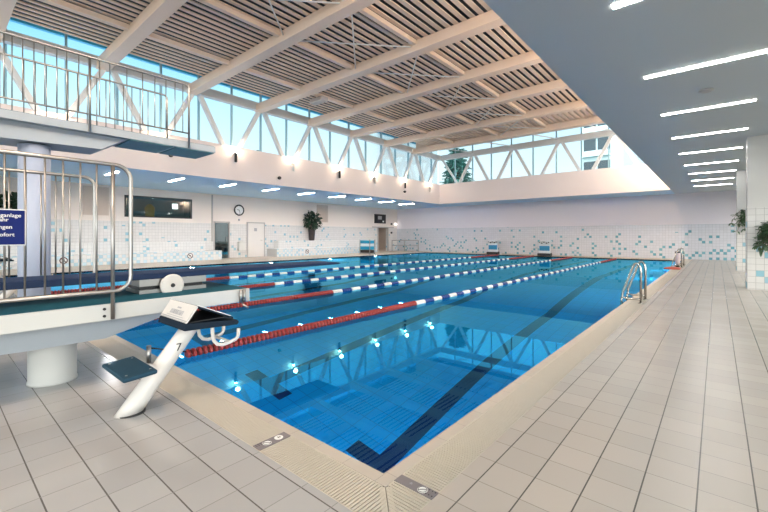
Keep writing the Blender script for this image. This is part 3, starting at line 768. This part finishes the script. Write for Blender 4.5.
# ------------------------------------------------------------------ starting blocks
def starting_block(x, label, number=None, y0=0):
    r = empty('starting_block', (x, y0-.6, 0), label, 'starting block', 'starting blocks on the near end')
    m = MB()
    a, b = Vector((x, y0-.66, .0)), Vector((x, y0-.20, .585)); d = (b-a)
    # slanted post: elliptical tube cut level at the floor
    n = 20; rings = []
    for i in range(9):
        t = i/8; c = a + d*t; rr = .088 - .012*t
        for j in range(n):
            th = 2*PI*j/n; m.v.append((c.x + rr*math.cos(th)*.8, c.y + rr*math.sin(th)*1.05, c.z))
    for i in range(8):
        for j in range(n): m.face([i*n+j, i*n+(j+1) % n, (i+1)*n+(j+1) % n, (i+1)*n+j], 0, True)
    m.face(list(range(n))[::-1]); m.face([8*n+j for j in range(n)])
    m.build('post', M['white'], r)
    m = MB(); m.lathe([(.095,0),(.095,.006)], (x, y0-.645, 0), 'Z', 20); m.build('foot_ring', M['black'], r)
    W = .25
    m = MB(); m.prism([(y0-.375,.59),(y0-.36,.64),(y0+.06,.605),(y0+.075,.585),(y0+.06,.565),(y0-.36,.585)], 'X', x-W, x+W); m.build('base_plate', M['darkblue'], r, bevel=.006)
    # raised wedge: ramp to the front, white plate at the back, open sides
    m = MB(); m.prism([(y0-.27,.765),(y0+.02,.635),(y0+.02,.620),(y0-.262,.748)], 'X', x-W, x+W); rp = m.build('ramp', M['darkblue'], r)
    m = MB(); m.bar((x+W-.006, y0-.27,.768), (x+W-.006, y0+.0,.648), .012, .006); m.bar((x-W+.006, y0-.27,.768), (x-W+.006, y0+.0,.648), .012, .006); m.build('edge_strip', M['fwhite'], rp)
    m = MB(); m.prism([(y0-.355,.642),(y0-.345,.642),(y0-.262,.755),(y0-.275,.765)], 'X', x-W+.005, x+W-.005); pl = m.build('back_plate', M['white'], r)
    m = MB(); m.box(x-W+.03, x+W-.03, y0-.32, y0+.0, .635, .642)
    m.box(x-.015, x+.015, y0-.25, y0-.2, .63, .735); m.build('inner_support', M['black'], r)
    # printed lines on the plate
    m = MB(); e = Vector((0, .0825, .118)).normalized(); o = Vector((x, y0-.356, .642)); nn = Vector((0,-.82,.57))*.0015
    rng = random.Random(3)
    def mark(u0, u1, t0, t1):
        q = [o + Vector((u, 0, 0)) + e*t for (u, t) in ((u0,t0),(u1,t0),(u1,t1),(u0,t1))]
        m.hexa([p for p in q] + [p+nn*2 for p in q])
    u = -.12
    while u < .11:
        w = rng.uniform(.018,.026); mark(u, u+.006, .045, .082); mark(u+w-.006, u+w, .045, .082); mark(u+.002, u+w-.002, rng.choice((.045,.060,.076)), rng.choice((.066,.082,.081))); u += w+.008
    mark(-.04, .03, .095, .108); mark(-.15, .15, .030, .033); mark(-W+.02, W-.02, .012, .018); mark(-W+.02, W-.02, .002, .006)
    m.build('print', M['text_g'], pl)
    # backstroke grips below the front
    for s in (-.13, .13):
        m = MB(); m.tube([(x+s, y0-.10, .60), (x+s, y0-.095, .50), (x+s, y0-.085, .44), (x+s, y0-.055, .405), (x+s, y0-.01, .39), (x+s, y0+.06, .40), (x+s, y0+.11, .415), (x+s, y0+.13, .44), (x+s, y0+.135, .50)], .015, 10); m.build('grip', M['white'], r)
    m = MB(); m.tube([(x-.13, y0+.06, .40), (x+.13, y0+.06, .40)], .013, 8); m.build('grip_bar', M['white'], r)
    # rear step
    m = MB(); m.prism([(y0-.765,.305),(y0-.765,.335),(y0-.55,.350),(y0-.55,.318)], 'X', x-.25, x+.25); st = m.build('rear_step', M['stepblue'], r, bevel=.012)
    m = MB()
    for sx in (-.19,.19):
        for sy in (-.73,-.58): m.lathe([(.008,0),(.008,.004)], (x+sx, y0+sy, .337 if sy < -.6 else .347), 'Z', 8)
    m.build('screw', M['steel'], st)
    m = MB(); m.bar((x, y0-.43, .28), (x, y0-.57, .325), .06, .03); m.build('step_arm', M['white'], r)
    if number:
        text_mesh('number', number, .085, M['black'], r, (x+.066, y0-.335, .40), (PI/2, 0, math.radians(80)), 'CENTER', .001)
    return r
starting_block(-1.90, 'white and navy starting block with printed white plate and rear step in the foreground', '7')
starting_block(-9.55, 'starting block beyond the springboard, seen between the railing bars right of the column')
starting_block(-14.6, 'starting block at the left edge, seen under the blue sign')

def far_block(x, label):
    y = 25.2
    r = empty('starting_block', (x, y, 0), label, 'starting block', 'starting blocks on the far end')
    m = MB(); m.prism([(y-.25,.0),(y+.1,.0),(y+.1,.2),(y-.25,.16)], 'X', x-.42, x+.42); m.build('base', M['black'], r)
    m = MB(); m.box(x-.36, x+.36, y-.1, y+.0, .16, .95); m.build('front_panel', M['blk_p'], r, bevel=.01)
    m = MB(); m.box(x-.33, x+.33, y-.112, y-.10, .34, .66); m.build('blue_panel', M['blk_b'], r)
    m = MB(); m.prism([(y-.2,.88),(y+.35,.95),(y+.35,1.0),(y-.2,.93)], 'X', x-.36, x+.36); m.build('platform', M['blk_p'], r)
    m = MB()
    for k in range(5): m.box(x-.34+.15*k, x-.27+.15*k, y-.206, y-.1, .86-.05*(k % 2), .93-.05*(k % 2))
    m.build('handle_block', M['black'], r)
far_block(-11.0, 'left of the two pale blue starting blocks against the far wall')
far_block(-7.35, 'right of the two pale blue starting blocks against the far wall')

# ------------------------------------------------------------------ pool ladders
def ladder(y, gap, lab, near):
    r = empty('pool_ladder', (.1, y, 0), lab, 'pool ladder', 'stainless pool ladders')
    for yy in (y, y+gap):
        m = MB()
        m.tube([(.27,yy,0),(.27,yy,.62),(.26,yy,.70),(.235,yy,.755),(.20,yy,.775),(.165,yy,.755),(.14,yy,.70),(-.03,yy,.20),(-.045,yy,.13),(-.03,yy,.09),(.02,yy,.08),(.22,yy,.08),(.255,yy,.08)], .022, 10)
        m.build('hand_rail', M['chrome'], r)
        m = MB(); m.lathe([(.045,0),(.045,.012),(.025,.02)], (.27,yy,0), 'Z', 14); m.build('flange', M['chrome'], r)
        m = MB(); m.tube([(-.04,yy,.12),(-.055,yy,.04),(-.05,yy,-.6),(-.05,yy,-1.3)], .02, 8); m.build('stringer', M['chrome'], r)
    for k in range(4):
        m = MB(); m.box(-.10,-.02,y,y+gap,-.30-.28*k,-.27-.28*k); m.build('rung', M['chrome'], r)
ladder(7.33, .63, 'stainless steel pool ladder rails nearest the camera on the right pool edge', True)
ladder(18.7, 1.5, 'stainless steel pool ladder rails at the far end of the right pool edge', False)
x, y = .12, 19.0
r = empty('rescue_buoy', (x, y, 0), 'pale upright rescue float with dark collar beside the far ladder', 'rescue float')
m = MB(); m.lathe([(.03,.10),(.085,.16),(.095,.40),(.085,.62),(.04,.68)], (x,y,0), 'Z', 16); m.build('body', M['pink'], r)
m = MB(); m.lathe([(.097,.60),(.097,.66)], (x,y,0), 'Z', 16); m.lathe([(.06,.0),(.09,.04),(.07,.10)], (x,y,0), 'Z', 12); m.build('collar', M['black'], r)
m = MB(); m.prism([(-.22,0),(.30,0),(.30,.06),(.05,.10),(-.22,.05)], 'Y', 17.3, 17.75); 
o = m.build('life_vest', [M['rred']], bevel=.02); tag(o, 'red folded gear lying on the pool edge by the far ladder', 'gear')

# ------------------------------------------------------------------ low springboard platform
r = empty('springboard_platform', (-3.12, -.85, 0), 'low white concrete diving platform on a thick round pillar at the left', 'diving platform')
PT = .72
m = MB(); m.box(-3.68, -2.58, -4.2, .72, PT-.14, PT); m.build('slab', M['conc_w'], r, bevel=.006)
m = MB(); m.box(-3.62, -2.60, -4.2, .70, PT, PT+.006); m.build('deck_mat', M['teal'], r)
m = MB(); m.prism([(-4.2,.50),(-1.1,.36),(-.55,.36),(.30,PT-.14),(-4.2,PT-.14)], 'X', -3.42, -2.90); m.build('support_beam', M['conc'], r)
m = MB(); m.lathe([(.178,0),(.178,.015),(.172,.025),(.172,.50)], (-3.18,-.88,0), 'Z', 36); m.build('pillar', M['conc_w'], r)
m = MB(); m.tube([(-2.555,.60,PT-.14),(-2.555,.60,PT+.0)], .018, 8); m.tube([(-2.555,.64,PT-.14),(-2.555,.64,PT+.0)], .018, 8); m.tube([(-2.57,.62,PT-.14),(-2.53,.62,PT-.17),(-2.50,.66,PT-.20)], .012, 6); m.build('edge_bracket', M['steel'], r)

def guard(x, y0, y1, zb0, zt, posts, bal, lab, rr=.0165, post_z=None, mats='steel', group='guard rails', loop=True, toplow=None, rb=.0075, rad=.10):
    """guard rail parallel to the platform: looped top and bottom rail, posts and thin balusters"""
    r = empty('guard_rail', (x, (y0+y1)/2, zb0), lab, 'guard rail', group)
    yc = y1
    pts = [(x, y0, zt)] + [tuple(p) for p in arc((x, yc-rad, zt-rad), rad, PI/2, 0, 6, lambda c, s: Vector((0, c, s)))]
    if loop:
        pts += [tuple(p) for p in arc((x, yc-rad, zb0+rad), rad, 0, -PI/2, 6, lambda c, s: Vector((0, c, s)))] + [(x, y0, zb0)]
    else:
        pts += [(x, yc, post_z)]
    m = MB(); m.tube(pts, rr, 10); m.build('rail_loop', M[mats], r)
    if not loop:
        m = MB(); m.tube([(x, y0, zb0), (x, yc, zb0)], rr*.7, 8); m.build('bottom_rail', M[mats], r)
    for p in posts:
        m = MB(); m.tube([(x+.0, p, post_z), (x, p, zt)], rr*.95, 10); m.build('post', M[mats], r)
    for b in bal:
        m = MB(); m.tube([(x, b, zb0), (x, b, zt)], rb, 6); m.build('baluster', M[mats], r)
    return r
BAL = [-.70,-.81,-.92,-1.03,-1.145,-1.255,-1.365,-1.475,-1.585,-1.695,-1.80,-1.91,-2.02,-2.24,-2.35]
guard(-2.555, -2.5, -.45, .83, 1.915, [-.585,-2.13], BAL, 'steel guard rail on the near side of the low diving platform, carrying the blue sign', post_z=PT-.13, rad=.12)
guard(-3.60, -2.5, -.47, .83, 1.915, [-2.13], [b+.02 for b in BAL], 'steel guard rail on the far side of the low diving platform', post_z=PT+.007, rad=.10)
m = MB(); 
for z in (PT-.10, PT-.04): m.lathe([(.012,0),(.012,.008)], (-2.58,-.64,z), 'X', 10)
m.build('bolt', M['black'], r)
# springboard
r = empty('springboard', (-3.15, 0, PT), 'long blue springboard reaching over the water from the low platform', 'springboard')
m = MB(); m.prism([(-3.9,.872),(.6,.872),(2.36,.885),(2.40,.893),(2.40,.905),(2.36,.912),(.6,.922),(-3.9,.945)], 'X', -3.40, -2.90, 0); m.build('board', M['navy'], r, bevel=.006)
m = MB(); m.prism([(-3.9,.946),(.6,.923),(2.34,.9135),(2.34,.9165),(.6,.926),(-3.9,.949)], 'X', -3.385, -2.915); m.build('grip_surface', M['bluegrey'], r)
m = MB(); m.box(-3.42,-2.88,-3.75,-3.55,PT+.007,.87); m.build('rear_hinge', M['steel'], r)
# fulcrum with wheel
r = empty('springboard_fulcrum', (-3.15, .1, PT), 'steel fulcrum box with a white hand wheel under the springboard', 'fulcrum')
m = MB(); m.box(-3.34,-2.94,-.26,.40,PT+.007,.765); m.build('lower_channel', M['steel'], r)
m = MB(); m.box(-3.34,-2.94,-.26,.40,.80,.868); m.build('upper_channel', M['steel'], r)
m = MB(); m.box(-3.30,-2.99,-.24,.38,.765,.80); m.build('roller', M['black'], r)
m = MB(); m.lathe([(.105,0),(.115,.008),(.115,.03),(.10,.04)], (-2.925,.03,.795), 'X', 32); w = m.build('hand_wheel', M['white'], r)
m = MB(); m.lathe([(.022,.04),(.016,.06)], (-2.925,.03,.795), 'X', 12); m.build('hub', M['black'], w)
# sign on the railing
SX = -2.518
r = empty('warning_sign', (SX, -1.36, 1.24), 'blue sign with white lettering fixed to the near guard rail', 'sign')
m = MB(); m.box(SX-.008, SX, -1.56, -1.143, 1.232, 1.498); m.build('border_plate', M['fwhite'], r, bevel=.004)
m = MB(); m.box(SX, SX+.003, -1.552, -1.150, 1.240, 1.490); m.build('blue_panel', M['signblue'], r)
for txt, ye, z in (('Sprunganlage', -1.170, 1.440), ('Gefahr', -1.237, 1.408), ('Springen', -1.217, 1.355), ('sofort', -1.206, 1.300)):
    text_mesh('lettering', txt, .038, M['fwhite'], r, (SX+.0042, ye, z), (PI/2, 0, PI/2), 'RIGHT', offset=.0003)

# ------------------------------------------------------------------ high diving platform
r = empty('diving_platform', (-5.85, -.64, 0), 'high diving platform with teal underside on a round column', 'diving platform')
m = MB(); m.box(-6.28, -5.48, -4.2, 1.76, 2.80, 2.91); m.build('slab', M['conc'], r, bevel=.005)
m = MB(); m.box(-6.24, -5.50, .42, 1.05, 2.785, 2.80); m.box(-6.24, -5.50, 1.10, 1.74, 2.785, 2.80); m.build('underside_panel', M['teal_u'], r)
m = MB(); m.box(-6.26, -5.50, -4.2, 1.74, 2.91, 2.918); m.build('deck_mat', M['teal'], r)
m = MB(); m.prism([(-4.2,2.48),(.08,2.60),(.40,2.80),(-4.2,2.80)], 'X', -6.20, -5.60); m.build('support_beam', M['conc'], r)
m = MB(); m.lathe([(.174,0),(.174,2.56)], (-5.85,-.64,0), 'Z', 36); m.build('column', M['lav'], r)
UB = [-.985,-.91,-.81,-.70,-.59,-.466,-.358,-.225,.02,.145,.365,.58,.755,.92,1.06,1.185]
UB = [-2.2+.12*k for k in range(10)] + UB
guard(-5.455, -2.6, 1.285, 3.05, 3.87, [-.098,-1.4], UB, 'steel guard rail on the near side of the high diving platform', post_z=2.80, loop=False, rr=.017, rb=.007, rad=.07)
UB2 = [-2.2+.125*k for k in range(26)]
guard(-6.26, -2.6, 1.24, 3.05, 3.87, [-.2,-1.4], [b for b in UB2 if b < 1.1], 'steel guard rail on the far side of the high diving platform', post_z=2.92, loop=False, rr=.015, rb=.007, rad=.07)

# ------------------------------------------------------------------ outside
m = MB(); m.box(-60,WL-.3,-40,80,-.4,-.2); m.box(RB+.3,60,-40,80,-.4,-.2); m.box(WL-.3,RB+.3,WF+.3,80,-.4,-.2); m.box(WL-.3,RB+.3,-40,NB-.3,-.4,-.2)
struct(m.build('ground', M['ground'], origin=(0,0,0)))
def tree(x, y, h, rad, label, n, conifer=True):
    r = empty('tree', (x, y, -.2), label, 'tree')
    m = MB(); m.tube([(x,y,-.2),(x+.1,y,h*.5),(x,y,h*.95)], .22, 8, r1=.03); m.build('trunk', M['bark'], r)
    m = MB(); rng = random.Random(int(h*10))
    for i in range(n):
        t = rng.random()**.8; z = 2.5 + (h-2.5)*t; R = rad*(1-t*.9) if conifer else rad*math.sin(PI*(.15+.8*t))
        a = rng.uniform(0, 2*PI); q = R*math.sqrt(rng.random()); p = (x+q*math.cos(a), y+q*math.sin(a), z)
        m.leaf(p, (math.cos(a), math.sin(a), rng.uniform(-.5,.3)), (0,0,1), rng.uniform(.5,1.), rng.uniform(.25,.5))
    m.build('foliage', M['leaf_o'], r)
tree(-21.3, 38.0, 11.2, 2.6, 'dark conifer outside the far left corner windows', 1500)
tree(-25.5, 14.6, 7.6, 1.5, 'bush with bare sprays outside the left clerestory', 60, False)
r = empty('apartment_block', (-10, 58, -.2), 'grey apartment block with dark windows outside the far windows', 'building')
m = MB(); m.box(-13.0, -9.3, 58, 66, -.2, 17.5); m.build('wall', M['bld'], r)
for k, z in enumerate((5.5, 9.0, 12.4, 15.6)):
    for x0, x1 in ((-12.75,-11.25),(-11.0,-9.5)):
        m = MB(); m.box(x0, x1, 57.9, 58, z-.05, z+2.6); m.build('window', M['bldwin'], r)
    m = MB(); m.box(-12.9,-9.4,57.0,58,z-.25,z-.05); m.box(-12.9,-9.4,57.0,57.06,z-.05,z+.5); m.build('balcony', M['bld'], r)

# ------------------------------------------------------------------ world and view
w = bpy.data.worlds.new('world'); S.world = w; w.use_nodes = True
t = w.node_tree
for n in list(t.nodes): t.nodes.remove(n)
out = t.nodes.new('ShaderNodeOutputWorld'); bg = t.nodes.new('ShaderNodeBackground')
tc = t.nodes.new('ShaderNodeTexCoord'); sp = t.nodes.new('ShaderNodeSeparateXYZ'); cr = t.nodes.new('ShaderNodeValToRGB')
nz = t.nodes.new('ShaderNodeTexNoise'); nz.inputs['Scale'].default_value = 3.; nz.inputs['Detail'].default_value = 4
t.links.new(tc.outputs['Generated'], nz.inputs['Vector'])
t.links.new(tc.outputs['Generated'], sp.inputs[0])
zz = mth(t, 'ADD', sp.outputs['Z'], mth(t, 'MULTIPLY', mth(t, 'SUBTRACT', nz.outputs['Fac'], .5), .10))
t.links.new(zz, cr.inputs[0])
e = cr.color_ramp.elements
e[0].position = .0; e[0].color = (.58,.70,.74,1)
e[1].position = .65; e[1].color = (.15,.45,.70,1)
for p, c in ((.17,(.60,.74,.77,1)), (.30,(.42,.68,.77,1)), (.40,(.20,.54,.74,1))):
    q = e.new(p); q.color = c
vd = t.nodes.new('ShaderNodeVectorMath'); vd.operation = 'DOT_PRODUCT'; vd.inputs[1].default_value = (.72,-.62,.31)
t.links.new(tc.outputs['Generated'], vd.inputs[0])     # brighter sky on the sun's side, right and behind
sm = t.nodes.new('ShaderNodeMix'); sm.data_type = 'RGBA'; sm.inputs['B'].default_value = (1.,.95,.88,1)
t.links.new(mth(t, 'MULTIPLY', mth(t, 'MAXIMUM', vd.outputs['Value'], 0.), 1.4), sm.inputs['Factor'])
t.links.new(cr.outputs[0], sm.inputs['A']); t.links.new(sm.outputs['Result'], bg.inputs[0]); t.links.new(mth(t, 'ADD', 1.45, mth(t, 'MULTIPLY', 6., mth(t, 'POWER', mth(t, 'MAXIMUM', vd.outputs['Value'], 0.), 1.5))), bg.inputs[1])
t.links.new(bg.outputs[0], out.inputs[0])

S.view_settings.view_transform = 'Standard'; S.view_settings.look = 'None'
S.view_settings.exposure = .16; S.view_settings.gamma = 1.
c = S.cycles
c.use_denoising = True; c.max_bounces = 14; c.diffuse_bounces = 5; c.glossy_bounces = 5; c.transmission_bounces = 6; c.transparent_max_bounces = 16
c.caustics_refractive = True; c.caustics_reflective = False; c.sample_clamp_indirect = 40.; c.blur_glossy = .5
